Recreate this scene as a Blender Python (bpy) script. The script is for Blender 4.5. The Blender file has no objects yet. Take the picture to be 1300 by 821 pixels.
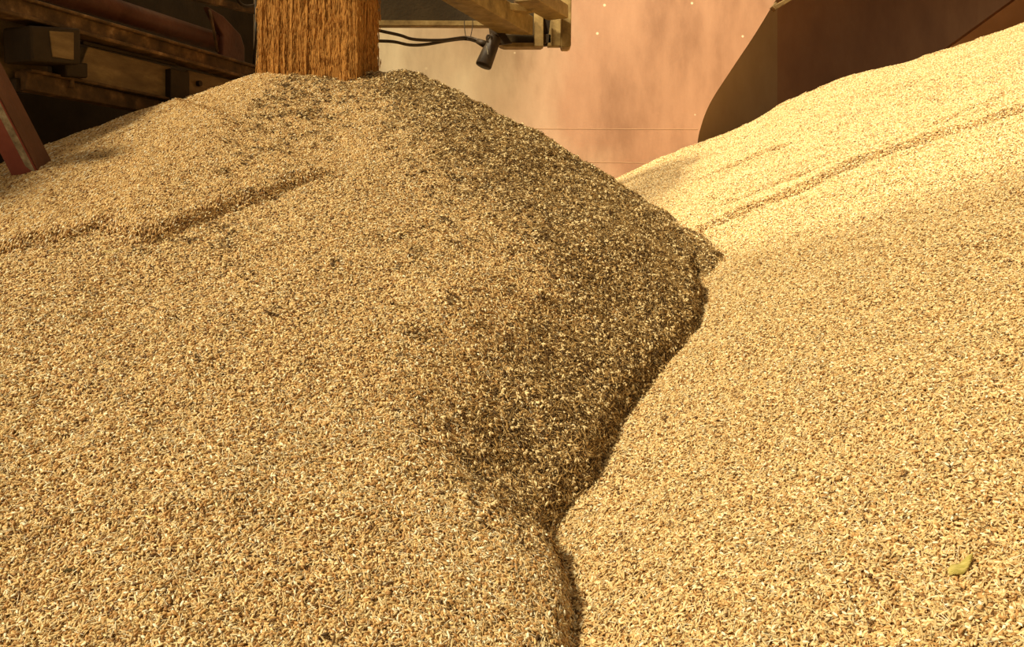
import bpy, bmesh, math, random
import numpy as np
from mathutils import Vector, Matrix
random.seed(7)
rng = np.random.default_rng(11)
scn = bpy.context.scene
COL = scn.collection

# ------------------------------------------------------------------ camera
F = 1126.0          # focal length in pixels of the 1300 px wide photograph
CAMZ, HOR, CX = 1.0, 300.0, 650.0
cam_d = bpy.data.cameras.new('camera'); cam = bpy.data.objects.new('camera', cam_d); COL.objects.link(cam)
cam.location = (0, 0, CAMZ); cam.rotation_euler = (math.radians(90), 0, 0)
cam_d.sensor_width = 36; cam_d.lens = F/1300*36
cam_d.shift_y = -(410.5-HOR)/1300
cam_d.clip_start = 0.02
scn.camera = cam

def P(px, py, Y):
    return Vector(((px-CX)/F*Y, Y, CAMZ-(py-HOR)/F*Y))

# ------------------------------------------------------------------ helpers
def tag(o, label=None, cat=None, group=None, kind=None):
    if label: o['label'] = label
    if cat: o['category'] = cat
    if group: o['group'] = group
    if kind: o['kind'] = kind
    return o

def link_mesh(name, bm, mat, parent=None, smooth=False):
    me = bpy.data.meshes.new(name)
    bmesh.ops.recalc_face_normals(bm, faces=bm.faces[:])
    bm.to_mesh(me); bm.free()
    if smooth:
        for p in me.polygons: p.use_smooth = True
    o = bpy.data.objects.new(name, me); COL.objects.link(o)
    if mat: me.materials.append(mat)
    if parent:
        o.parent = parent
        o.matrix_parent_inverse = Matrix.Translation(parent.location).inverted()
    return o

def empty(name, loc):
    o = bpy.data.objects.new(name, None); COL.objects.link(o); o.location = loc
    o.empty_display_size = .1
    return o

def bevel(bm, w, seg=2):
    if w > 0:
        bmesh.ops.bevel(bm, geom=bm.edges[:], offset=w, segments=seg, affect='EDGES', clamp_overlap=True, profile=.5)

def prism_into(bm, pts, ext):
    """closed polygon pts (3-D, planar) extruded by the vector ext"""
    a = [bm.verts.new(p) for p in pts]; b = [bm.verts.new(Vector(p)+ext) for p in pts]
    n = len(pts)
    bm.faces.new(a[::-1]); bm.faces.new(b)
    for i in range(n):
        bm.faces.new((a[i], a[(i+1) % n], b[(i+1) % n], b[i]))

def beam_into(bm, A, B, w, h, up=Vector((0,0,1)), grow=(0,0)):
    """box from A to B, w wide sideways, h tall, centred on the line"""
    A, B = Vector(A), Vector(B)
    d = (B-A).normalized(); A = A-d*grow[0]; B = B+d*grow[1]
    s = d.cross(up).normalized(); u = s.cross(d).normalized()
    q = [A+s*(i*w/2)+u*(j*h/2) for i, j in ((-1,-1),(1,-1),(1,1),(-1,1))]
    prism_into(bm, q, B-A)

def beam(name, A, B, w, h, mat, parent, bev=.004, up=Vector((0,0,1)), grow=(0,0)):
    bm = bmesh.new(); beam_into(bm, A, B, w, h, up, grow); bmesh.ops.recalc_face_normals(bm, faces=bm.faces[:]); bevel(bm, bev)
    return link_mesh(name, bm, mat, parent)

def prism(name, pts, ext, mat, parent, bev=.004):
    bm = bmesh.new(); prism_into(bm, pts, Vector(ext)); bmesh.ops.recalc_face_normals(bm, faces=bm.faces[:]); bevel(bm, bev)
    return link_mesh(name, bm, mat, parent)

def spline(pts, n=12):
    pts = [Vector(p) for p in pts]; out = []
    for i in range(len(pts)-1):
        p0, p1, p2, p3 = pts[max(i-1,0)], pts[i], pts[i+1], pts[min(i+2, len(pts)-1)]
        for k in range(n):
            t = k/n
            out.append(.5*((2*p1)+(p2-p0)*t+(2*p0-5*p1+4*p2-p3)*t*t+(3*p1-p0-3*p2+p3)*t**3))
    out.append(pts[-1]); return out

def tube_into(bm, path, radii, seg=10, cap=True):
    path = [Vector(p) for p in path]
    if not hasattr(radii, '__len__'): radii = [radii]*len(path)
    rings = []; ref = None
    for i, p in enumerate(path):
        d = (path[min(i+1, len(path)-1)]-path[max(i-1, 0)]).normalized()
        if ref is None:
            ref = d.orthogonal().normalized()
        ref = (ref-d*ref.dot(d)).normalized(); b = d.cross(ref)
        rings.append([bm.verts.new(p+(ref*math.cos(2*math.pi*k/seg)+b*math.sin(2*math.pi*k/seg))*radii[i]) for k in range(seg)])
    for a, b in zip(rings, rings[1:]):
        for k in range(seg):
            bm.faces.new((a[k], a[(k+1) % seg], b[(k+1) % seg], b[k]))
    if cap:
        bm.faces.new(rings[0][::-1]); bm.faces.new(rings[-1])

def tube(name, path, radii, mat, parent=None, seg=10, smooth=True):
    bm = bmesh.new(); tube_into(bm, path, radii, seg)
    return link_mesh(name, bm, mat, parent, smooth)

# ------------------------------------------------------------------ materials
def new_mat(name):
    m = bpy.data.materials.new(name); m.use_nodes = True
    nt = m.node_tree
    return m, nt, nt.nodes['Principled BSDF']

def ramp(nt, stops, interp='LINEAR'):
    r = nt.nodes.new('ShaderNodeValToRGB'); cr = r.color_ramp; cr.interpolation = interp
    while len(cr.elements) > 1: cr.elements.remove(cr.elements[-1])
    cr.elements[0].position = stops[0][0]; cr.elements[0].color = (*stops[0][1], 1)
    for p, c in stops[1:]:
        e = cr.elements.new(p); e.color = (*c, 1)
    return r

def noise_mat(name, stops, scale=8, detail=6, rough=.6, bump=.3, bump_scale=60, metallic=0, stretch=(1,1,1), dist=0):
    m, nt, b = new_mat(name)
    tc = nt.nodes.new('ShaderNodeTexCoord'); mp = nt.nodes.new('ShaderNodeMapping'); mp.inputs['Scale'].default_value = stretch
    nt.links.new(tc.outputs['Object'], mp.inputs['Vector'])
    n = nt.nodes.new('ShaderNodeTexNoise'); n.inputs['Scale'].default_value = scale; n.inputs['Detail'].default_value = detail
    n.inputs['Roughness'].default_value = .65; n.inputs['Distortion'].default_value = dist
    nt.links.new(mp.outputs[0], n.inputs['Vector'])
    r = ramp(nt, stops); nt.links.new(n.outputs['Fac'], r.inputs[0]); nt.links.new(r.outputs[0], b.inputs['Base Color'])
    n2 = nt.nodes.new('ShaderNodeTexNoise'); n2.inputs['Scale'].default_value = bump_scale; n2.inputs['Detail'].default_value = 4
    nt.links.new(mp.outputs[0], n2.inputs['Vector'])
    bp = nt.nodes.new('ShaderNodeBump'); bp.inputs['Strength'].default_value = bump; bp.inputs['Distance'].default_value = .004
    nt.links.new(n2.outputs['Fac'], bp.inputs['Height']); nt.links.new(bp.outputs[0], b.inputs['Normal'])
    b.inputs['Roughness'].default_value = rough; b.inputs['Metallic'].default_value = metallic; b.inputs['Specular IOR Level'].default_value = .2
    return m

def grain_mat(name, stops, rough=.5, hue_noise=None):
    m, nt, b = new_mat(name)
    g = nt.nodes.new('ShaderNodeNewGeometry'); r = ramp(nt, stops)
    nt.links.new(g.outputs['Random Per Island'], r.inputs[0])
    oi = nt.nodes.new('ShaderNodeObjectInfo')
    mr = nt.nodes.new('ShaderNodeMapRange'); mr.inputs['To Min'].default_value = .82; mr.inputs['To Max'].default_value = 1.14
    nt.links.new(oi.outputs['Random'], mr.inputs['Value'])
    hsv = nt.nodes.new('ShaderNodeHueSaturation'); nt.links.new(mr.outputs[0], hsv.inputs['Value'])
    nt.links.new(r.outputs[0], hsv.inputs['Color']); nt.links.new(hsv.outputs[0], b.inputs['Base Color'])
    b.inputs['Roughness'].default_value = rough
    b.inputs['Specular IOR Level'].default_value = .4
    return m

M_GRAIN = grain_mat('wheat_grain', [(0,(.10,.048,.016)),(.10,(.26,.13,.043)),(.25,(.48,.265,.09)),(.45,(.63,.395,.155)),(.65,(.78,.575,.27)),(.82,(.92,.79,.48)),(1,(.99,.95,.76))])
M_HUSK = grain_mat('pale_husk', [(0,(.20,.125,.045)),(.2,(.46,.31,.12)),(.5,(.72,.55,.28)),(.8,(.90,.78,.50)),(1,(.98,.93,.75))], .7)
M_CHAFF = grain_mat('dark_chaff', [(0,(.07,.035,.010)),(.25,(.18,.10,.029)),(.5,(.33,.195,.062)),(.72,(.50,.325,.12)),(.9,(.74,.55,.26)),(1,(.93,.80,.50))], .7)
M_BED = noise_mat('grain_bed', [(.3,(.15,.075,.024)),(.5,(.30,.16,.055)),(.7,(.46,.27,.10))], 320, 3, .8, .8, 260)  # bed coloured darker than the grains, as shade in the gaps
M_FALL = grain_mat('falling_wheat', [(0,(.46,.215,.045)),(.5,(.52,.25,.055)),(.9,(.57,.285,.066)),(1,(.64,.35,.095))], .9)
def wall_mat():
    m, nt, b = new_mat('wall_paint'); tc = nt.nodes.new('ShaderNodeTexCoord')
    n = nt.nodes.new('ShaderNodeTexNoise'); n.inputs['Scale'].default_value = 1.1; n.inputs['Detail'].default_value = 8; n.inputs['Distortion'].default_value = .5
    nt.links.new(tc.outputs['Object'], n.inputs['Vector'])
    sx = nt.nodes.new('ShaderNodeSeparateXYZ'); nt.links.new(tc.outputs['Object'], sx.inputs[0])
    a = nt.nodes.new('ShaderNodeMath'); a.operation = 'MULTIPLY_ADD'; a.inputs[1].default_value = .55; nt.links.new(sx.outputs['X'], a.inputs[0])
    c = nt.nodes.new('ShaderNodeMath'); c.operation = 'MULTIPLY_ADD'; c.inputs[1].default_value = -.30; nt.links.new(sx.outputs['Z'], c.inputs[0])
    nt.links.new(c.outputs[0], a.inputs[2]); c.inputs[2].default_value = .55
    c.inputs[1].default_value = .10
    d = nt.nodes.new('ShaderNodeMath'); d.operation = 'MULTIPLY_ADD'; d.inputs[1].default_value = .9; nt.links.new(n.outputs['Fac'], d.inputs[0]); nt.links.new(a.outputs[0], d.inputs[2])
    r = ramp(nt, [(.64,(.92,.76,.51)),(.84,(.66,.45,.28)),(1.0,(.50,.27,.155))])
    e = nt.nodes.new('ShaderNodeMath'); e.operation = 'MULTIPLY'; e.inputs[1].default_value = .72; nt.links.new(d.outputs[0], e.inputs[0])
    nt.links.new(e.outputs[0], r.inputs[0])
    # scuffs: cloudy stains drawn out downwards, and small pale chips
    mp = nt.nodes.new('ShaderNodeMapping'); mp.inputs['Scale'].default_value = (3.2, 1, 1.1); nt.links.new(tc.outputs['Object'], mp.inputs['Vector'])
    n3 = nt.nodes.new('ShaderNodeTexNoise'); n3.inputs['Scale'].default_value = 1.6; n3.inputs['Detail'].default_value = 9; n3.inputs['Roughness'].default_value = .6
    nt.links.new(mp.outputs[0], n3.inputs['Vector'])
    r3 = ramp(nt, [(.32,(.70,.66,.62)),(.5,(.95,.94,.93)),(.7,(1.12,1.14,1.16))]); nt.links.new(n3.outputs['Fac'], r3.inputs[0])
    mx = nt.nodes.new('ShaderNodeMix'); mx.data_type = 'RGBA'; mx.blend_type = 'MULTIPLY'; mx.inputs[0].default_value = 1
    nt.links.new(r.outputs[0], mx.inputs[6]); nt.links.new(r3.outputs[0], mx.inputs[7])
    vo = nt.nodes.new('ShaderNodeTexVoronoi'); vo.inputs['Scale'].default_value = 6; nt.links.new(tc.outputs['Object'], vo.inputs['Vector'])
    rv = ramp(nt, [(0,(1,1,1)),(.035,(1,1,1)),(.05,(0,0,0))]); nt.links.new(vo.outputs['Distance'], rv.inputs[0])
    mx2 = nt.nodes.new('ShaderNodeMix'); mx2.data_type = 'RGBA'; nt.links.new(rv.outputs[0], mx2.inputs[0]); nt.links.new(mx.outputs[2], mx2.inputs[6]); mx2.inputs[7].default_value = (.85,.68,.45,1)
    nt.links.new(mx2.outputs[2], b.inputs['Base Color'])
    n2 = nt.nodes.new('ShaderNodeTexNoise'); n2.inputs['Scale'].default_value = 70; nt.links.new(tc.outputs['Object'], n2.inputs['Vector'])
    bp = nt.nodes.new('ShaderNodeBump'); bp.inputs['Strength'].default_value = .12; bp.inputs['Distance'].default_value = .004
    nt.links.new(n2.outputs['Fac'], bp.inputs['Height']); nt.links.new(bp.outputs[0], b.inputs['Normal']); b.inputs['Roughness'].default_value = .55
    return m
M_WALL = wall_mat()
M_SHADE_BAY = noise_mat('shade_bay_paint', [(.3,(.36,.165,.062)),(.55,(.46,.225,.09)),(.75,(.54,.28,.12))], 1.6, 7, .6, .15, 70)
M_SHADE_BAY2 = noise_mat('shade_bay_olive_paint', [(.3,(.50,.31,.12)),(.7,(.62,.40,.17))], 1.5, 7, .6, .15, 70)
M_CONC = noise_mat('concrete', [(.3,(.25,.17,.10)),(.7,(.36,.26,.16))], 5, 8, .85, .4, 60)
M_RUST = noise_mat('worn_frame_paint', [(.3,(.045,.025,.010)),(.5,(.10,.056,.022)),(.62,(.20,.11,.042)),(.74,(.42,.26,.12))], 14, 9, .7, .5, 90)
M_DARK = noise_mat('black_steel_and_shade', [(.3,(.020,.012,.005)),(.7,(.042,.026,.011))], 10, 6, .6, .3, 60)
M_REDT = noise_mat('dull_red_paint', [(.3,(.07,.028,.014)),(.55,(.12,.045,.024)),(.75,(.18,.075,.04))], 9, 8, .5, .3, 70)
M_RED = noise_mat('red_paint', [(.3,(.19,.048,.036)),(.6,(.25,.07,.05)),(.78,(.32,.13,.085))], 12, 8, .5, .3, 70)
M_WORN = noise_mat('bare_worn_metal', [(.3,(.12,.09,.06)),(.5,(.30,.25,.17)),(.7,(.48,.42,.30))], 40, 8, .6, .6, 120)
M_TAN = noise_mat('dusty_tan_paint', [(.25,(.10,.062,.024)),(.5,(.19,.12,.048)),(.75,(.32,.215,.085))], 8, 8, .55, .3, 70, stretch=(1,1,3))
M_TAIL = noise_mat('dusty_ochre_paint', [(.28,(.13,.08,.028)),(.45,(.25,.16,.055)),(.6,(.34,.225,.08)),(.75,(.50,.35,.15))], 15, 9, .6, .35, 80)
M_OLIVE = noise_mat('dark_olive_plate', [(.3,(.032,.019,.006)),(.7,(.065,.040,.014))], 9, 8, .7, .4, 90)
M_RUBBER = noise_mat('brown_black_rubber', [(.3,(.030,.018,.009)),(.7,(.055,.034,.017))], 30, 4, .5, .2, 120)
M_STRAW = noise_mat('straw', [(.3,(.62,.46,.17)),(.7,(.85,.72,.36))], 60, 4, .6, .3, 200)
M_LEAF = noise_mat('dry_green_leaf', [(.3,(.38,.33,.07)),(.55,(.60,.50,.15)),(.75,(.74,.62,.27))], 90, 4, .6, .4, 300, stretch=(1,5,1))
M_TWIG = noise_mat('dark_twig', [(.3,(.05,.035,.012)),(.7,(.14,.10,.035))], 60, 4, .8, .4, 200)

# ------------------------------------------------------------------ value noise in numpy (for the heaps)
def vnoise(x, y, scale, seed):
    r = np.random.default_rng(seed); T = r.random((256, 256))
    xs, ys = x*scale+1000, y*scale+1000
    xi, yi = np.floor(xs).astype(int), np.floor(ys).astype(int)
    fx, fy = xs-xi, ys-yi
    fx, fy = fx*fx*(3-2*fx), fy*fy*(3-2*fy)
    g = lambda a, b: T[a % 256, b % 256]
    return (g(xi, yi)*(1-fx)+g(xi+1, yi)*fx)*(1-fy)+(g(xi, yi+1)*(1-fx)+g(xi+1, yi+1)*fx)*fy-.5

def fbm(x, y, scale, seed, octs=4):
    return sum(vnoise(x, y, scale*2**k, seed+k)/2**k for k in range(octs))

def sstep(a, b, v):
    t = np.clip((v-a)/(b-a), 0, 1); return t*t*(3-2*t)

# ------------------------------------------------------------------ the slope on the right
RA, RB, RC = .149, .382, .203
WALL_Y = 4.72
RIDGE = [(690,262),(775,232),(830,208),(890,184),(1000,133),(1075,103),(1150,79),(1300,30),(1420,-10),(1600,-70)]
_rx = np.array([P(a, b, 4.66).x for a, b in RIDGE]); _rz = np.array([P(a, b, 4.66).z for a, b in RIDGE])
_rd = _rz-(RA+RB*_rx+RC*4.66)

def ray_plane(px, py):
    u, v = (px-CX)/F, -(py-HOR)/F
    Y = (CAMZ-RA)/(RB*u+RC-v)
    return P(px, py, Y)

def seg_sd(x, y, poly):
    """signed-ish distance to an open polyline: distance, side (>0 = left of travel), parameter"""
    best = np.full(x.shape, 1e9); side = np.zeros(x.shape); par = np.zeros(x.shape); acc = 0
    for (ax, ay), (bx, by) in zip(poly, poly[1:]):
        dx, dy = bx-ax, by-ay; L = math.hypot(dx, dy)
        t = np.clip(((x-ax)*dx+(y-ay)*dy)/L**2, 0, 1)
        ex, ey = x-(ax+t*dx), y-(ay+t*dy); d = np.hypot(ex, ey)
        m = d < best
        best = np.where(m, d, best); side = np.where(m, np.sign(dx*(y-ay)-dy*(x-ax)), side); par = np.where(m, acc+t*L, par); acc += L
    return best, side, par/acc

def furrow(x, y, pix, amp, width):
    poly = [(lambda p: (p.x, p.y))(ray_plane(a, b)) for a, b in pix]
    d, s, t = seg_sd(x, y, poly)
    fade = sstep(0, .08, t)*(1-sstep(.9, 1, t))
    w = .6+.8*(vnoise(x, y, 9, 77)+.5)
    sd = d*s
    # a small scarp: drop on the downhill side, easing back
    return amp*fade*w*(np.exp(-((sd-width*.8)/width)**2)*.6-np.exp(-((sd+width*.6)/width)**2))

def z_right(x, y):
    z = RA+RB*x+RC*y
    z = z+np.interp(x, _rx, _rd)*sstep(2.4, 4.6, y)
    z = z+.030*fbm(x, y, 1.7, 3)+.010*fbm(x, y, 7, 9)+.006*fbm(x, y, 22, 15)
    z = z+furrow(x, y, [(850,308),(930,276),(1010,247),(1100,208),(1190,178),(1300,140),(1400,110)], .030, .026)
    z = z+furrow(x, y, [(880,232),(960,200),(1010,185)], .018, .020)
    z = z+furrow(x, y, [(900,262),(1000,228),(1120,190),(1300,112)], 0.009, .022)
    z = z-np.where(y > 4.68, (y-4.68)*.55, 0)
    return z

# ------------------------------------------------------------------ the cone on the left
AX0, AX1, AY, AZ = -.80, -.42, 3.28, 1.625
FOOT_PIX = [(735,900),(722,735),(704,712),(697,690),(716,652),(756,618),(768,585),(784,545),(803,515),(832,478),(862,447),(882,425),(893,400),(893,378),(880,362)]
FOOT = [(lambda p: (p.x, p.y))(ray_plane(a, b)) for a, b in FOOT_PIX]
FOOT = FOOT+[(.60,2.72),(.66,2.78),(.62,2.95),(.45,3.3),(.25,3.9),(.2,5)]
LOBE = (lambda p: (p.x, p.y))(ray_plane(893, 338))

def z_cone(x, y):
    cxp = np.clip(x, AX0, AX1)
    dx, dy = x-cxp, y-AY
    r = np.hypot(dx, dy)
    th = np.arctan2(dx, -dy)     # 0 = towards the camera, + = right
    s = np.interp(th, [-3.15,-1.6,-.9,-.3,.1,.45,.75,1.0,1.3,1.8,3.15], [.50,.50,.50,.525,.56,.57,.575,.595,.645,.625,.50])
    r = np.sqrt(r*r+.16**2)-.16*.72
    return AZ-s*r

FLOW_PIX = [(-60,345),(0,332),(60,318),(130,306),(170,320),(215,308),(250,288),(300,268),(350,250),(405,232),(450,212)]
def ray_cone(px, py):
    lo = 0.6
    prev = None
    for Y in np.arange(.6, 4, .004):
        p = P(px, py, Y)
        if p.z <= float(z_cone(np.array(p.x), np.array(p.y))): return p
    return P(px, py, 2.9)
FLOW = [(lambda p: (p.x, p.y))(ray_cone(a, b)) for a, b in FLOW_PIX]

def foot_d(x, y):
    d, s, t = seg_sd(x, y, FOOT)
    wob = .012*fbm(x, y, 14, 31, 3)
    return d*s+wob              # > 0 inside (left of travel)

def flow_d(x, y):
    d, s, t = seg_sd(x, y, FLOW)
    return d*s+.014*fbm(x, y, 16, 41, 3), t

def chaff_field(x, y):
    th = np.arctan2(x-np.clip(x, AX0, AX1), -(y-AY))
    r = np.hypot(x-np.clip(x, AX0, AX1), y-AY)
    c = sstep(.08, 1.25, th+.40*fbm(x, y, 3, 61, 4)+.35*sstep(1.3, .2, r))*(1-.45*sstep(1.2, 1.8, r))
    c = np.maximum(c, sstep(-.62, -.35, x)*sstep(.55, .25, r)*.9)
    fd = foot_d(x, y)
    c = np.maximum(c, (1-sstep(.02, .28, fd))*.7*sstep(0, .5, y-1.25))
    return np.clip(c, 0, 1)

def z_left(x, y):
    z = z_cone(x, y)
    ch = chaff_field(x, y)
    z = z+.022*fbm(x, y, 2.2, 5)+.009*fbm(x, y, 8, 25)+.005*fbm(x, y, 24, 35)+ch*(.036*fbm(x, y, 9, 55)+.022*fbm(x, y, 30, 56, 3))
    fl, t = flow_d(x, y)
    fade = 1-sstep(.82, 1, t)
    z = z+fade*(0.032*sstep(0, .012, fl)*(1-.5*sstep(.02, .4, fl)))
    # small lateral slump ridges near the bottom left
    z = z+.010*np.exp(-((y-1.33-.05*x-.05*fbm(x, y, 4, 71))/.022)**2)*sstep(.1, .25, -x-.02)
    fd = foot_d(x, y)
    lip = z_right(x, y)+np.where(fd > 0, .055*sstep(0, .03, fd)+1.15*np.maximum(fd-.02, 0), fd*2.0)
    k = .03
    h = np.clip(.5+.5*(lip-z)/k, 0, 1)
    z = lip*(1-h)+z*h-k*h*(1-h)
    dl = np.hypot(x-LOBE[0]+.02, (y-LOBE[1]-.03)*.6)
    lobe = z_right(x, y)+.075-.95*dl+.03*fbm(x, y, 18, 91, 3)
    return np.maximum(z, lobe)

# ------------------------------------------------------------------ heap meshes
def heap_mesh(name, zf, xs, ys, keep, attrs, mat):
    X, Y = np.meshgrid(xs, ys, indexing='ij'); Z = zf(X, Y)
    nx, ny = X.shape
    idx = np.arange(nx*ny).reshape(nx, ny)
    K = keep(X, Y, Z)
    q = K[:-1,:-1] & K[1:,:-1] & K[1:,1:] & K[:-1,1:]
    faces = np.stack([idx[:-1,:-1], idx[1:,:-1], idx[1:,1:], idx[:-1,1:]], -1)[q]
    used = np.unique(faces); remap = np.full(nx*ny, -1); remap[used] = np.arange(len(used))
    co = np.stack([X, Y, Z], -1).reshape(-1, 3)[used]; faces = remap[faces]
    me = bpy.data.meshes.new(name)
    me.vertices.add(len(co)); me.vertices.foreach_set('co', co.astype(np.float32).ravel())
    me.loops.add(faces.size); me.loops.foreach_set('vertex_index', faces.astype(np.int32).ravel())
    me.polygons.add(len(faces)); me.polygons.foreach_set('loop_start', np.arange(0, faces.size, 4, dtype=np.int32))
    me.update(calc_edges=True)
    me.polygons.foreach_set('use_smooth', np.ones(len(faces), dtype=bool))
    for k, fn in attrs.items():
        v = fn(co[:,0], co[:,1], co[:,2]).astype(np.float32)
        if v.ndim == 1:
            a = me.attributes.new(k, 'FLOAT', 'POINT'); a.data.foreach_set('value', v)
        else:
            a = me.attributes.new(k, 'FLOAT_VECTOR', 'POINT'); a.data.foreach_set('vector', v.ravel())
    me.materials.append(mat)
    o = bpy.data.objects.new(name, me); COL.objects.link(o)
    return o

# ------------------------------------------------------------------ geometry nodes: clumps of single grains scattered over a surface
class NT:
    def __init__(s, name):
        s.t = bpy.data.node_groups.new(name, 'GeometryNodeTree')
        s.t.interface.new_socket('Geometry', in_out='INPUT', socket_type='NodeSocketGeometry')
        s.t.interface.new_socket('Geometry', in_out='OUTPUT', socket_type='NodeSocketGeometry')
        s.i = s.n('NodeGroupInput'); s.o = s.n('NodeGroupOutput')
    def n(s, typ, **kw):
        n = s.t.nodes.new(typ)
        for k, v in kw.items(): setattr(n, k, v)
        return n
    def set(s, sock, v):
        if isinstance(v, bpy.types.NodeSocket): s.t.links.new(v, sock)
        else: sock.default_value = v
    def math(s, op, a, b=0.0):
        n = s.n('ShaderNodeMath', operation=op); s.set(n.inputs[0], a); s.set(n.inputs[1], b); return n.outputs[0]
    def attr(s, name, typ='FLOAT'):
        n = s.n('GeometryNodeInputNamedAttribute', data_type=typ); n.inputs['Name'].default_value = name; return n.outputs['Attribute']
    def rnd_f(s, a, b, seed):
        n = s.n('FunctionNodeRandomValue', data_type='FLOAT'); n.inputs[2].default_value = a; n.inputs[3].default_value = b; n.inputs['Seed'].default_value = seed; return n.outputs[1]
    def rnd_v(s, a, b, seed):
        n = s.n('FunctionNodeRandomValue', data_type='FLOAT_VECTOR'); n.inputs[0].default_value = a; n.inputs[1].default_value = b; n.inputs['Seed'].default_value = seed; return n.outputs[0]
    def rnd_i(s, a, b, seed):
        n = s.n('FunctionNodeRandomValue', data_type='INT'); n.inputs[4].default_value = a; n.inputs[5].default_value = b; n.inputs['Seed'].default_value = seed; return n.outputs[2]
    def seed_mesh(s, size, seg=8, rings=5):
        n = s.n('GeometryNodeMeshUVSphere'); n.inputs['Segments'].default_value = seg; n.inputs['Rings'].default_value = rings; n.inputs['Radius'].default_value = 1
        r = s.n('GeometryNodeTransform'); s.set(r.inputs['Geometry'], n.outputs['Mesh']); r.inputs['Rotation'].default_value = (0, math.pi/2, 0)
        t = s.n('GeometryNodeTransform'); s.set(t.inputs['Geometry'], r.outputs[0]); t.inputs['Scale'].default_value = size
        sm = s.n('GeometryNodeSetShadeSmooth'); s.set(sm.inputs[0], t.outputs[0])
        return sm.outputs[0]
    def clump(s, kinds, seed, rad, zr, tilt, yaw, mat):
        """kinds = [(seed mesh socket, count)]: that many seeds strewn in a small disc"""
        j = s.n('GeometryNodeJoinGeometry')
        for q, (mesh, cnt, m) in enumerate(kinds):
            p = s.n('GeometryNodePoints'); p.inputs['Count'].default_value = cnt
            s.set(p.inputs['Position'], s.rnd_v((-rad,-rad,zr[0]), (rad,rad,zr[1]), seed*10+q))
            ip = s.n('GeometryNodeInstanceOnPoints'); s.set(ip.inputs['Points'], p.outputs[0]); s.set(ip.inputs['Instance'], mesh)
            er = s.n('FunctionNodeEulerToRotation'); s.set(er.inputs[0], s.rnd_v((-3.14,-tilt,-yaw), (3.14,tilt,yaw), seed*10+q+5))
            s.set(ip.inputs['Rotation'], er.outputs[0])
            s.set(ip.inputs['Scale'], s.rnd_f(.72, 1.18, seed*10+q+7))
            rz = s.n('GeometryNodeRealizeInstances'); s.set(rz.inputs[0], ip.outputs[0])
            sm = s.n('GeometryNodeSetMaterial'); s.set(sm.inputs[0], rz.outputs[0]); sm.inputs['Material'].default_value = m
            s.t.links.new(sm.outputs[0], j.inputs[0])
        return j.outputs[0]
    def pool(s, clumps):
        g = s.n('GeometryNodeGeometryToInstance')
        for c in reversed(clumps): s.t.links.new(c, g.inputs[0])
        return g.outputs[0]
    def scatter(s, pts, pool, n, sel, rot, seed, lo=.85, hi=1.2):
        ip = s.n('GeometryNodeInstanceOnPoints')
        s.set(ip.inputs['Points'], pts); s.set(ip.inputs['Instance'], pool); ip.inputs['Pick Instance'].default_value = True
        s.set(ip.inputs['Instance Index'], s.rnd_i(0, n-1, seed))
        if sel is not None: s.set(ip.inputs['Selection'], sel)
        s.set(ip.inputs['Rotation'], rot); s.set(ip.inputs['Scale'], s.rnd_f(lo, hi, seed+1))
        return ip.outputs[0]

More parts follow.
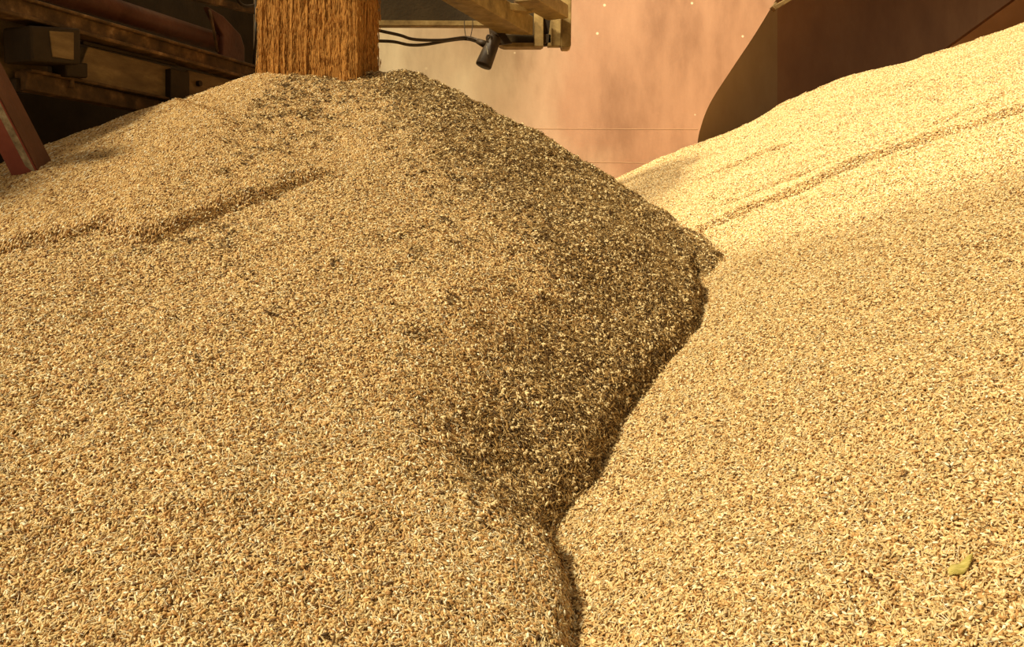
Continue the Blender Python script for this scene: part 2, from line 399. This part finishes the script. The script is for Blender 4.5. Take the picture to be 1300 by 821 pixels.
def heap_nodes(name, density, seed):
    s = NT(name)
    grain = s.seed_mesh((.0036, .00165, .0014))
    longg = s.seed_mesh((.0046, .0013, .0011))
    husk = s.seed_mesh((.0058, .0012, .0004), 6, 4)
    awn = s.seed_mesh((.0085, .0005, .0004), 5, 4)
    N = 6
    gp = s.pool([s.clump([(grain, 13, M_GRAIN), (longg, 3, M_GRAIN), (husk, 1, M_HUSK)], seed+k*3, .0115, (-.003,.004), .6, 3.14, None) for k in range(N)])
    fp = s.pool([s.clump([(grain, 9, M_GRAIN), (longg, 6, M_GRAIN)], seed+100+k*3, .011, (-.001,.0025), .25, .35, None) for k in range(N)])
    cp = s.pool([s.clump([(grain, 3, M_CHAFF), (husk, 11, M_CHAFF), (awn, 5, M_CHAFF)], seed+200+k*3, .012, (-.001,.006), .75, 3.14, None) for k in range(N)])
    hp = s.pool([s.clump([(grain, 7, M_GRAIN), (husk, 8, M_HUSK), (awn, 2, M_HUSK)], seed+300+k*3, .011, (-.001,.005), .6, 3.14, None) for k in range(N)])
    d = s.n('GeometryNodeDistributePointsOnFaces', distribute_method='RANDOM')
    s.set(d.inputs['Mesh'], s.i.outputs[0]); s.set(d.inputs['Density'], s.math('MULTIPLY', s.attr('dens'), density)); d.inputs['Seed'].default_value = seed
    pts = d.outputs['Points']
    flow = s.attr('flow'); chaff = s.attr('chaff')
    isflow = s.math('LESS_THAN', s.rnd_f(0, 1, seed+11), flow)
    ischaff = s.math('MULTIPLY', s.math('LESS_THAN', s.rnd_f(0, 1, seed+12), chaff), s.math('SUBTRACT', 1.0, isflow))
    rest = s.math('MULTIPLY', s.math('SUBTRACT', 1.0, isflow), s.math('SUBTRACT', 1.0, ischaff))
    ishusk = s.math('MULTIPLY', s.math('LESS_THAN', s.rnd_f(0, 1, seed+14), s.attr('husk')), rest)
    isgrain = s.math('MULTIPLY', rest, s.math('SUBTRACT', 1.0, ishusk))
    def rot(vec):
        a = s.n('FunctionNodeAxesToRotation'); a.primary_axis = 'Z'; a.secondary_axis = 'X'
        s.set(a.inputs[0], d.outputs['Normal']); s.set(a.inputs[1], vec); return a.outputs[0]
    rr = rot(s.rnd_v((-1,-1,-1), (1,1,1), seed+13)); rf = rot(s.attr('down', 'FLOAT_VECTOR'))
    j = s.n('GeometryNodeJoinGeometry')
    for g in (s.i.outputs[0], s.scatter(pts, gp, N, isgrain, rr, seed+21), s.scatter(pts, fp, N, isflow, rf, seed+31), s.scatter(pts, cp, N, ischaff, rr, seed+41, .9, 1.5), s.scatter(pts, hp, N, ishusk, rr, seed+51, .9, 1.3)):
        s.t.links.new(g, j.inputs[0])
    s.t.links.new(j.outputs[0], s.o.inputs[0])
    return s.t

def down_vec(zf):
    def f(x, y, z):
        e = .05
        gx = (zf(x+e, y)-zf(x-e, y))/(2*e); gy = (zf(x, y+e)-zf(x, y-e))/(2*e)
        v = np.stack([-gx, -gy, -(gx*gx+gy*gy)], -1)
        return v/np.maximum(np.linalg.norm(v, axis=1, keepdims=True), 1e-6)
    return f

def dens_field(x, y, z):
    # full cover where the heap can be seen from about the camera's place, thinner outside
    px = CX+F*x/np.maximum(y, .05)
    inside = (px > -800) & (px < 2500) & (y > .4)
    return np.where(inside, 1.0, .05)

def left_flow(x, y, z):
    fl, t = flow_d(x, y)
    th = np.arctan2(x-np.clip(x, AX0, AX1), -(y-AY))
    return sstep(-.005, .01, fl)*(1-sstep(-.15, .25, th))*.95

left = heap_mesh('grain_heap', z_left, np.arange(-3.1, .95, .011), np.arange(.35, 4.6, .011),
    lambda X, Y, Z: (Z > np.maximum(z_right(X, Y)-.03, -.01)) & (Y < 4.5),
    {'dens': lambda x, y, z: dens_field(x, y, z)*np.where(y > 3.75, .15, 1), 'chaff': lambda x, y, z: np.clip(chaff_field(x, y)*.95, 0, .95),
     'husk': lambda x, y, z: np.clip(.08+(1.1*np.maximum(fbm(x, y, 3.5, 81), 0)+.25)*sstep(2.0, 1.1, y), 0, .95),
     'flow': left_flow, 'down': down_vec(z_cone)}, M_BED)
tag(left, 'tall cone of golden wheat grain under the falling stream, filling the left of the photo', 'grain pile', kind='stuff')
m = left.modifiers.new('grains', 'NODES'); m.node_group = heap_nodes('heap_grains', 16000, 3)

def keep_right(X, Y, Z):
    wall = (Y > WALL_Y-.015) & (X < 1.06+.0*Y)
    under = (Z < z_left(X, Y)-.05) & (foot_d(X, Y) > .10) & (Y < 3.4)
    bay = np.where(X < 1.78, 4.86+(X-.98)*1.3625-.03, 5.9); bay = np.where(X > 2.38, np.minimum(bay, 5.28), bay)
    return (Z > -.01) & ~wall & ~under & (Y < np.maximum(bay, WALL_Y-.015))
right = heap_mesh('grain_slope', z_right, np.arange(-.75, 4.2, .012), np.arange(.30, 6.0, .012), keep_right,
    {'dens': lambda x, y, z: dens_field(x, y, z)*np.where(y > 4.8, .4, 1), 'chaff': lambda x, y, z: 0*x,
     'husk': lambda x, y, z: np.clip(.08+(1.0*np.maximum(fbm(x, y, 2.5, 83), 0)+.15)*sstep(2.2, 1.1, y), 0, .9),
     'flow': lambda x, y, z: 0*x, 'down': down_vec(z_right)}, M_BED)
tag(right, 'broad smooth slope of pale golden grain rising to the right against the back wall', 'grain pile', kind='stuff')
m = right.modifiers.new('grains', 'NODES'); m.node_group = heap_nodes('slope_grains', 14000, 503)

# ------------------------------------------------------------------ falling stream of grain
def make_stream():
    a, b, c = P(331, 60, 3.16), P(451, 60, 3.05), P(477, 60, 3.34)
    e = P(352, 60, 3.45)
    cor = [Vector((p.x, p.y)) for p in (a, b, c, e)]
    ring = []; NS = (46, 22, 46, 22)
    for i in range(4):
        for k in range(NS[i]):
            ring.append(cor[i].lerp(cor[(i+1) % 4], k/NS[i]))
    cen = sum(cor, Vector((0, 0)))/4
    off = rng.normal(0, .0035, len(ring)); off2 = rng.normal(0, .002, len(ring))
    bm = bmesh.new(); zs = np.linspace(1.50, 2.55, 22); rows = []
    for zi, z in enumerate(zs):
        row = []
        for k, p in enumerate(ring):
            d = (p-cen).normalized(); o = off[k]+off2[k]*math.sin(z*7+k)+.012*max(0, 1.72-z)
            q = p+d*o; row.append(bm.verts.new((q.x, q.y, z)))
        rows.append(row)
    n = len(ring)
    for r0, r1 in zip(rows, rows[1:]):
        for k in range(n): bm.faces.new((r0[k], r0[(k+1) % n], r1[(k+1) % n], r1[k]))
    bm.faces.new(rows[0][::-1]); bm.faces.new(rows[-1])
    o = link_mesh('falling_grain_stream', bm, M_FALLBED)
    s = NT('stream_grains')
    long1 = s.seed_mesh((.022, .0012, .001), 6, 5); long2 = s.seed_mesh((.011, .0014, .0012), 6, 5)
    N = 5
    pool = s.pool([s.clump([(long1, 8, M_FALL), (long2, 5, M_FALL)], 900+k*3, .016, (-.0012, .0008), .02, .03, None) for k in range(N)])
    d = s.n('GeometryNodeDistributePointsOnFaces', distribute_method='RANDOM'); s.set(d.inputs['Mesh'], s.i.outputs[0]); d.inputs['Density'].default_value = 10000
    loose = s.pool([s.clump([(long2, 4, M_FALL)], 980+k*3, .02, (.002, .016), .12, .15, None) for k in range(N)])
    ax = s.n('FunctionNodeAxesToRotation'); ax.primary_axis = 'Z'; ax.secondary_axis = 'X'
    s.set(ax.inputs[0], d.outputs['Normal']); ax.inputs[1].default_value = (0, 0, 1)
    j = s.n('GeometryNodeJoinGeometry')
    s.t.links.new(s.i.outputs[0], j.inputs[0]); s.t.links.new(s.scatter(d.outputs['Points'], pool, N, None, ax.outputs[0], 950), j.inputs[0])
    s.t.links.new(s.scatter(d.outputs['Points'], loose, N, s.math('LESS_THAN', s.rnd_f(0, 1, 990), .10), ax.outputs[0], 960), j.inputs[0])
    s.t.links.new(j.outputs[0], s.o.inputs[0])
    m = o.modifiers.new('grains', 'NODES'); m.node_group = s.t
    tag(o, 'thick square column of orange-brown wheat pouring down onto the tip of the cone', 'falling grain', kind='stuff')
M_FALLBED = noise_mat('falling_wheat_core', [(.3,(.46,.215,.045)),(.5,(.52,.25,.055)),(.7,(.57,.285,.066))], 40, 6, .9, .25, 80, stretch=(3,3,.08))
make_stream()

# ------------------------------------------------------------------ building shell
def struct(name, bm, mat):
    o = link_mesh(name, bm, mat); o['kind'] = 'structure'; return o

bm = bmesh.new(); prism_into(bm, [(-6,-2,-.1),(9,-2,-.1),(9,12,-.1),(-6,12,-.1)], Vector((0,0,.1))); struct('floor', bm, M_CONC)
# back wall cut along the curved shadow edge, open to an added bay
edge_pix = [(884,420),(884,260),(885,190),(890,160),(903,128),(930,86),(958,44),(985,0),(1012,-40),(1060,-85),(1130,-120),(1240,-140)]
edge = spline([P(a, b, WALL_Y) for a, b in edge_pix], 6)
pts = [Vector((-5, WALL_Y, 0)), Vector((edge[0].x, WALL_Y, 0))]+edge+[Vector((5.5, WALL_Y, edge[-1].z)), Vector((5.5, WALL_Y, 3.6)), Vector((-5, WALL_Y, 3.6))]
bm = bmesh.new()
prism_into(bm, pts, Vector((0,.14,0)))
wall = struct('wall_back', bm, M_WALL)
# panel joints: thin raised ribs are part of the wall's face
def joint(name, A, B):
    bm = bmesh.new(); beam_into(bm, A, B, .0025, .003); o = struct(name, bm, M_SEAM)
M_SEAM = noise_mat('wall_joint_filler', [(.3,(.50,.30,.17)),(.7,(.60,.38,.22))], 20, 5, .7, .3, 80)
joint('trim_1', P(560,163,WALL_Y), P(886,164,WALL_Y)); joint('trim_2', P(640,205,WALL_Y), P(886,207,WALL_Y))
joint('trim_3', P(640,-40,WALL_Y), P(640,260,WALL_Y))
# added bay, deep and roofed so its shade makes the wall's dark area
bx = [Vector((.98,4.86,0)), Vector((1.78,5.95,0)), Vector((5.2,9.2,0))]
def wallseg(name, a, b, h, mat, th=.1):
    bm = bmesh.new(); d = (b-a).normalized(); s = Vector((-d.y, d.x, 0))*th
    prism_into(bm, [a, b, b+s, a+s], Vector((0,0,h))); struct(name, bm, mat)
wallseg('wall_shade_bay_left', bx[0], bx[1], 3.6, M_SHADE_BAY2)
wallseg('wall_shade_bay_back', bx[1], bx[2], 3.6, M_SHADE_BAY)
bm = bmesh.new(); prism_into(bm, [(-.2,4.86,3.6),(5.5,4.86,3.6),(5.5,9.5,3.6),(.9,9.5,3.6)], Vector((0,0,.1))); struct('ceiling_shade_bay', bm, M_SHADE_BAY)
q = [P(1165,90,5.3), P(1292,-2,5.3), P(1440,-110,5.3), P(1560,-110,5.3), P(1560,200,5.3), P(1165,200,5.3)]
bm = bmesh.new(); prism_into(bm, q, Vector((0,.12,0))); struct('wall_shade_bay_right', bm, M_SHADE_BAY)

# pale bracket strip at the top of the curved dark edge
t = empty('bracket', P(985, 8, 4.80))
bm = bmesh.new(); beam_into(bm, P(983,10,4.66), P(1010,-6,4.70), .03, .022); bevel(bm, .003); link_mesh('arm', bm, M_TAN, t)
bm = bmesh.new(); beam_into(bm, P(981,12,4.68), P(986,6,4.68), .05, .03); bevel(bm, .003); link_mesh('foot', bm, M_TAN, t)
tag(t, 'small pale metal strip at the top of the curved dark edge on the wall', 'bracket')

# ------------------------------------------------------------------ trailer above the cone
TO = P(300, 90, 3.6)
TD = Vector((.36, 1, 0)).normalized(); TC = Vector((TD.y, -TD.x, 0))
def tp(px, py, c):
    """point of the vertical plane that runs along the trailer at side offset c"""
    u = Vector(((px-CX)/F, 1, -(py-HOR)/F)); o = Vector((0,0,CAMZ))
    k = (TO+TC*c-o).dot(TC)/u.dot(TC)
    return o+u*k
tr = empty('grain_trailer', Vector((TO.x, TO.y, 0)))
tag(tr, 'dark rusty underframe of a tipping trailer at the top, over the grain cone', 'trailer')
def plate(name, pix, c, th, mat, bev=.003):
    return prism(name, [tp(a, b, c) for a, b in pix], -TC*th, mat, tr, bev)
# long frame rail: a web with a protruding lower flange
bm = bmesh.new()
A, B = tp(-60,-10,0), tp(345,95,0); B.z = A.z = (A.z+B.z)/2
A.z = B.z = tp(150,49,0).z
beam_into(bm, A, B, .05, .062); beam_into(bm, A+TC*.02-Vector((0,0,.028)), B+TC*.02-Vector((0,0,.028)), .075, .012); beam_into(bm, A+TC*.01+Vector((0,0,.03)), B+TC*.01+Vector((0,0,.03)), .07, .010)
bevel(bm, .002, 1); link_mesh('frame_rail', bm, M_RUST, tr)
# dull red tube above the rail
z = tp(200, 30, -.16).z
A, B = tp(20,-25,-.16), tp(276,48,-.16); A.z = B.z = z
tube('cross_tube', [A, A.lerp(B, .5), B], .042, M_REDT, tr, 20)
# lower rail
A, B = tp(26,118,-.02), tp(255,140,-.02); A.z = B.z = tp(110,118,-.02).z
bm = bmesh.new(); beam_into(bm, A, B, .05, .060); beam_into(bm, A+TC*.02+Vector((0,0,.028)), B+TC*.02+Vector((0,0,.028)), .05, .010); bevel(bm, .002, 1); link_mesh('lower_rail', bm, M_RUST, tr)
# added dark sheets stand for the underbody shade; unseen load bed blocks light
plate('shade_sheet', [(-260,-260),(420,-120),(420,100),(300,118),(-260,190)], -.62, .05, M_DARK)
bm = bmesh.new()
c0 = TO+TD*(-2.4)+TC*(-.38); c1 = TO+TD*.25-TC*.38
prism_into(bm, [Vector((c0.x,c0.y,2.22)), Vector((c1.x,c1.y,2.22)), Vector((c1.x,c1.y,2.22))-TC*1.2, Vector((c0.x,c0.y,2.22))-TC*1.2], Vector((0,0,.08)))
link_mesh('load_bed', bm, M_DARK, tr)
plate('shade_skirt', [(-200,118),(330,118),(330,260),(-200,300)], -.40, .03, M_DARK)
# side panel with its edge frame
plate('side_panel', [(112,59),(217,85),(217,125),(96,100)], .005, .03, M_TAN)
bm = bmesh.new(); beam_into(bm, tp(104,54,.01), tp(222,82,.01), .012, .010); beam_into(bm, tp(92,102,.01), tp(217,128,.01), .014, .010); link_mesh('panel_edge', bm, M_DARK, tr)
plate('bracket', [(217,87),(241,92),(241,132),(217,132)], .03, .07, M_DARK)
pl = plate('end_plate', [(239,89),(330,110),(330,140),(239,140)], .0, .02, M_TAN)
bm = bmesh.new(); p = tp(251,106,.002); tube_into(bm, [p, p+TC*.014], .011, 8); link_mesh('bolt', bm, M_DARK, tr)
# plate at the far left
plate('wing_plate', [(-40,12),(62,34),(60,112),(26,112),(-40,80)], -.06, .02, M_TAN)
# box with a worn light face
bx_ = plate('valve_box', [(38,32),(103,36),(103,82),(40,78)], .09, .11, M_DARK, .008)
wf = prism('worn_face', [tp(a, b, .093) for a, b in ((63,39),(94,41),(94,76),(67,72))], -TC*.008, M_TAN, tr, .002)
plate('lower_block', [(83,80),(112,80),(112,99),(85,97)], .05, .06, M_DARK, .005)
tube('pin', [tp(91,96,.02), tp(91,112,.02)], .008, M_RUST, tr)
# round clamp
bm = bmesh.new()
ctr = tp(27,50,.02); ringp = [ctr+TD*(.026*math.cos(k*math.pi/10))+Vector((0,0,.030*math.sin(k*math.pi/10))) for k in range(-4, 14)]
tube_into(bm, ringp, .006, 8); tube_into(bm, [ctr-TC*.02, ctr+TC*.02], .012, 10); link_mesh('clamp', bm, M_DARK, tr, True)
plate('stub', [(20,99),(29,99),(29,116),(20,116)], -.02, .04, M_DARK)
# tapered gusset, rods and hoses at the stream end
plate('gusset', [(264,8),(284,20),(306,44),(311,60),(311,90),(282,90),(284,45),(272,24)], -.10, .03, M_REDT, .006)
tube('rod', [tp(266,12,-.09), tp(271,38,-.09), tp(276,66,-.09)], .006, M_RUST, tr)
bm = bmesh.new(); beam_into(bm, tp(235,-6,-.14), tp(335,16,-.14), .03, .026); link_mesh('upper_rail', bm, M_RUST, tr)
tube('hose', spline([tp(298,-14,-.1), tp(303,2,-.1), tp(315,8,-.1), tp(340,2,-.1)], 6), .007, M_RUBBER, tr)
tube('brake_pipe', [tp(325,-10,-.05), tp(325,50,-.05), tp(322,84,-.05)], .006, M_RUBBER, tr)
# tail of the trailer at the centre
bm = bmesh.new(); prism_into(bm, [P(400,-35,4.06), P(700,-35,4.06), P(700,27,4.06), P(400,25,4.06)], Vector((0,.03,0))); link_mesh('belly_plate', bm, M_OLIVE, tr)
bm = bmesh.new(); prism_into(bm, [P(400,25,4.04), P(700,27,4.04), P(700,33,4.04), P(400,32,4.04)], Vector((0,.05,0))); bevel(bm, .002, 1); link_mesh('plate_flange', bm, M_TAIL, tr)
# side member: a box beam running away to the tail, underside visible
A = [P(556,-2,3.30), P(594,-2,3.30)]; Bq = [P(632,43,3.92), P(677,45,3.92)]
ext = Vector((0, 0, .085))
bm = bmesh.new()
lo = [bm.verts.new(v) for v in (A[0]-(Bq[0]-A[0])*.4, A[1]-(Bq[1]-A[1])*.4, Bq[1], Bq[0])]
hi = [bm.verts.new(v.co+ext) for v in lo]
bm.faces.new(lo); bm.faces.new(hi)
for i in range(4): bm.faces.new((lo[i], lo[(i+1)%4], hi[(i+1)%4], hi[i]))
bmesh.ops.recalc_face_normals(bm, faces=bm.faces[:]); bevel(bm, .004); link_mesh('side_member', bm, M_TAIL, tr)
def fprism(name, pix, Y, th, mat, bev=.003):
    return prism(name, [P(a, b, Y) for a, b in pix], Vector((0, th, 0)), mat, tr, bev)
fprism('tail_bar', [(630,43),(700,43),(700,55),(640,54)], 3.96, .05, M_OLIVE)
fprism('bar_lip', [(632,54),(688,54),(688,59),(640,59),(634,57)], 3.94, .07, M_TAIL, .002)
fprism('end_post', [(678,14),(690,10),(690,59),(678,59)], 3.93, .05, M_TAIL)
fprism('recess_sheet', [(620,-35),(712,-35),(712,56),(686,56),(620,14)], 4.02, .03, M_OLIVE)
fprism('hinge_bracket', [(689,22),(704,24),(699,57),(690,58)], 3.98, .03, M_DARK)
fprism('corner_plate', [(699,24),(712,24),(712,58.5),(695,58.5)], 3.96, .04, M_TAIL)
fprism('tail_post', [(712.5,-40),(726,-40),(725,58),(722,60),(714,60),(712.5,57)], 3.92, .09, M_TAIL, .004)
bm = bmesh.new(); beam_into(bm, P(668,-8,3.55), P(708,16,3.90), .10, .06); bevel(bm, .004); link_mesh('cross_member', bm, M_TAIL, tr)
bm = bmesh.new(); beam_into(bm, P(622,7,3.62), P(672,13,3.80), .05, .03); bevel(bm, .003); link_mesh('ledge', bm, M_TAIL, tr)
bm = bmesh.new(); p = P(662,2,3.78); tube_into(bm, [p+Vector((0,-.04,0)), p+Vector((0,.05,0))], .034, 20); tube_into(bm, [p+Vector((0,-.05,.006)), p+Vector((0,-.038,.006))], .014, 12)
link_mesh('roller', bm, M_RUST, tr, False)
fprism('lamp_tab', [(620,31),(640,40),(650,55),(634,57),(622,48)], 3.90, .012, M_RUBBER, .001)

# ------------------------------------------------------------------ cables, tie wire and the hanging plug
t = empty('hanging_plug', P(625, 46, 3.87))
A, B = P(629,46,3.87), P(613.5,84,3.85)
dv = (B-A).normalized()
bm = bmesh.new()
tube_into(bm, [A-dv*.004, A, A+dv*.01, B-dv*.006, B], [.014, .024, .029, .036, .034], 24)
link_mesh('body', bm, M_RUBBER, t, True)
hk = spline([P(622,56,3.84), P(618,50,3.84), P(619,45,3.84), P(623,46,3.84), P(624,52,3.84)], 6)
tube('hook', hk, .0045, M_RUBBER, t, 8)
bm = bmesh.new(); beam_into(bm, P(617.5,58,3.80), P(619.5,69,3.80), .006, .004); link_mesh('latch', bm, M_WORN, t)
tube('cable_gland', [P(606,52,3.87), P(617,57,3.86)], [.012,.018], M_RUBBER, t, 12)
tag(t, 'dark cylindrical plug hanging from the tail of the trailer at the end of two cables', 'plug')
c1 = tube('power_cable', spline([P(440,28,3.50), P(478,38,3.55), P(507,44.5,3.62), P(526,50,3.68), P(560,51,3.8), P(590,47.5,3.93), P(604,50,3.90), P(612,55,3.88)], 8), .0066, M_RUBBER, None, 8)
tag(c1, 'upper brown-black cable sagging from behind the falling grain to the hanging plug', 'cable', 'cables to the hanging plug')
c2 = tube('power_cable', spline([P(440,52,3.50), P(478,52,3.55), P(500,53,3.60), P(520,57,3.66), P(540,56.5,3.74), P(570,51.5,3.86), P(590,49.5,3.945), P(603,52,3.91), P(610,56,3.885)], 8), .0066, M_RUBBER, None, 8)
tag(c2, 'lower brown-black cable dipping below the other one beside the falling grain', 'cable', 'cables to the hanging plug')
w = tube('tie_wire', spline([P(589.5,26,4.03), P(590,38,3.98), P(592,48,3.935), P(596,50,3.93), P(598,44,3.96), P(600,32,4.0), P(600,26,4.03)], 6), .002, M_RUBBER, None, 6)
tag(w, 'thin brown wire loop tying the cables up under the trailer plate', 'wire')

# ------------------------------------------------------------------ red steel prop at the left edge
f0 = ray_cone(32, 226); Yp = f0.y-.03
t = empty('steel_prop', f0)
def sect(k):          # cross-section of the channel, k along its length from the buried end
    ex, ey = 62-118*k, 247-228*k; Y = Yp-.20*k
    return P(ex-34, ey+2, Y+.015), P(ex, ey, Y), P(ex+21, ey-6, Y+.10), P(ex-13, ey-4, Y+.115)
lo_, hi_ = sect(-.12), sect(1.15)
bm = bmesh.new()
va = [bm.verts.new(v) for v in lo_]; vb = [bm.verts.new(v) for v in hi_]
bm.faces.new(va[::-1]); bm.faces.new(vb)
for i in range(4): bm.faces.new((va[i], va[(i+1)%4], vb[(i+1)%4], vb[i]))
bmesh.ops.recalc_face_normals(bm, faces=bm.faces[:]); bevel(bm, .003); link_mesh('shaft', bm, M_RED, t)
# worn bare strip along the near edge; added plate darkens the rusty side with shade
def strip(name, f, mat, th, k0, k1, bev):
    a0, b0, n0 = f(sect(k0)); a1, b1, n1 = f(sect(k1))
    bm = bmesh.new(); prism_into(bm, [a0, b0, b1, a1], n0*th); bevel(bm, bev, 1); return link_mesh(name, bm, mat, t)
def near_edge(q):
    n = (q[1]-q[2]).normalized(); return q[1].lerp(q[0], .02), q[1].lerp(q[0], .30), n
def side(q):
    n = (q[1]-q[0]).normalized(); return q[1].lerp(q[2], .03), q[2], n
strip('worn_edge', near_edge, M_WORN, .004, .12, 1.1, .001)
strip('side_shade', side, M_REDT, .004, -.1, 1.12, .001)
tag(t, 'leaning red steel prop with worn grey edge sunk in grain at left', 'prop')

# ------------------------------------------------------------------ loose bits lying on the grain
def on_left(px, py):
    for Y in np.arange(.8, 4, .003):
        p = P(px, py, Y)
        if p.z <= float(z_left(np.array([p.x]), np.array([p.y]))[0]): return p
def on_right(px, py):
    for Y in np.arange(.8, 5, .003):
        p = P(px, py, Y)
        if p.z <= float(z_right(np.array([p.x]), np.array([p.y]))[0]): return p
def stalk(name, px, py, ang, L, r, mat, label, cat, group, hit=on_left):
    p = hit(px, py)
    zf = z_left if hit is on_left else z_right
    d = Vector((math.cos(ang), math.sin(ang), 0)); path = []
    for k in range(6):
        q = p+d*L*(k/5-.5); q.z = float(zf(np.array([q.x]), np.array([q.y]))[0])+.006+.002*math.sin(k*1.7)
        path.append(q)
    o = tube(name, path, [r*.6, r, r, r*.95, r*.9, r*.5], mat, None, 8)
    tag(o, label, cat, group)
stalk('straw', 140, 323, .35, .035, .0022, M_STRAW, 'short pale yellow straw below the edge of the sliding grain at the left', 'straw', 'loose straws')
stalk('straw', 192, 662, 2.8, .020, .0020, M_STRAW, 'tiny whitish straw lying low on the cone, toward its bottom left', 'straw', 'loose straws')
stalk('straw', 722, 622, .7, .022, .0022, M_STRAW, 'short straw on the cone just left of its notched foot', 'straw', 'loose straws')
stalk('twig', 92, 729, .25, .022, .0022, M_TWIG, 'small dark twig on the cone at the lower left', 'twig', None)
# dry leaf
p = on_right(1222, 732)
bm = bmesh.new(); nU, nV = 10, 6; g = []
for i in range(nU+1):
    u = i/nU; row = []
    for j in range(nV+1):
        v = j/nV*2-1; wd = .012*math.sin(math.pi*min(1, u*.92+.08))**.7
        x = (u-.5)*.036; y = v*wd*.75
        q = Vector((p.x+x, p.y+y+.01*u, 0))
        q.z = float(z_right(np.array([q.x]), np.array([q.y]))[0])+.008+.006*(1-v*v)+.002*math.sin(u*9)
        row.append(bm.verts.new(q))
    g.append(row)
for i in range(nU):
    for j in range(nV): bm.faces.new((g[i][j], g[i+1][j], g[i+1][j+1], g[i][j+1]))
o = link_mesh('dry_leaf', bm, M_LEAF, None, True); sm = o.modifiers.new('thick', 'SOLIDIFY'); sm.thickness = .0006
tag(o, 'curled yellow-green leaf lying on the grain slope at the lower right', 'leaf')

# ------------------------------------------------------------------ light
w = bpy.data.worlds.new('world'); scn.world = w; w.use_nodes = True
bg = w.node_tree.nodes['Background']; bg.inputs[0].default_value = (1, .77, .48, 1); bg.inputs[1].default_value = .32
def light(name, typ, loc, target, energy, color, **kw):
    l = bpy.data.lights.new(name, typ); l.energy = energy; l.color = color
    for k, v in kw.items(): setattr(l, k, v)
    o = bpy.data.objects.new(name, l); COL.objects.link(o); o.location = loc
    o.rotation_euler = (Vector(target)-Vector(loc)).to_track_quat('-Z', 'Y').to_euler()
    return o
light('daylight_sun', 'SUN', (-5.0,-.4,6.4), (0,2.5,.8), 4.65, (1,.855,.57), angle=math.radians(9))
light('added_slope_spot', 'SPOT', (-.75,2.1,5.4), (1.35,3.95,1.5), 1000, (1,.89,.66), spot_size=math.radians(40), spot_blend=.3, shadow_soft_size=.12)  # added spot standing in for sunlight on the far slope

vs = scn.view_settings
vs.view_transform = 'Standard'; vs.look = 'None'; vs.gamma = 1; vs.use_curve_mapping = False; vs.exposure = 0.0
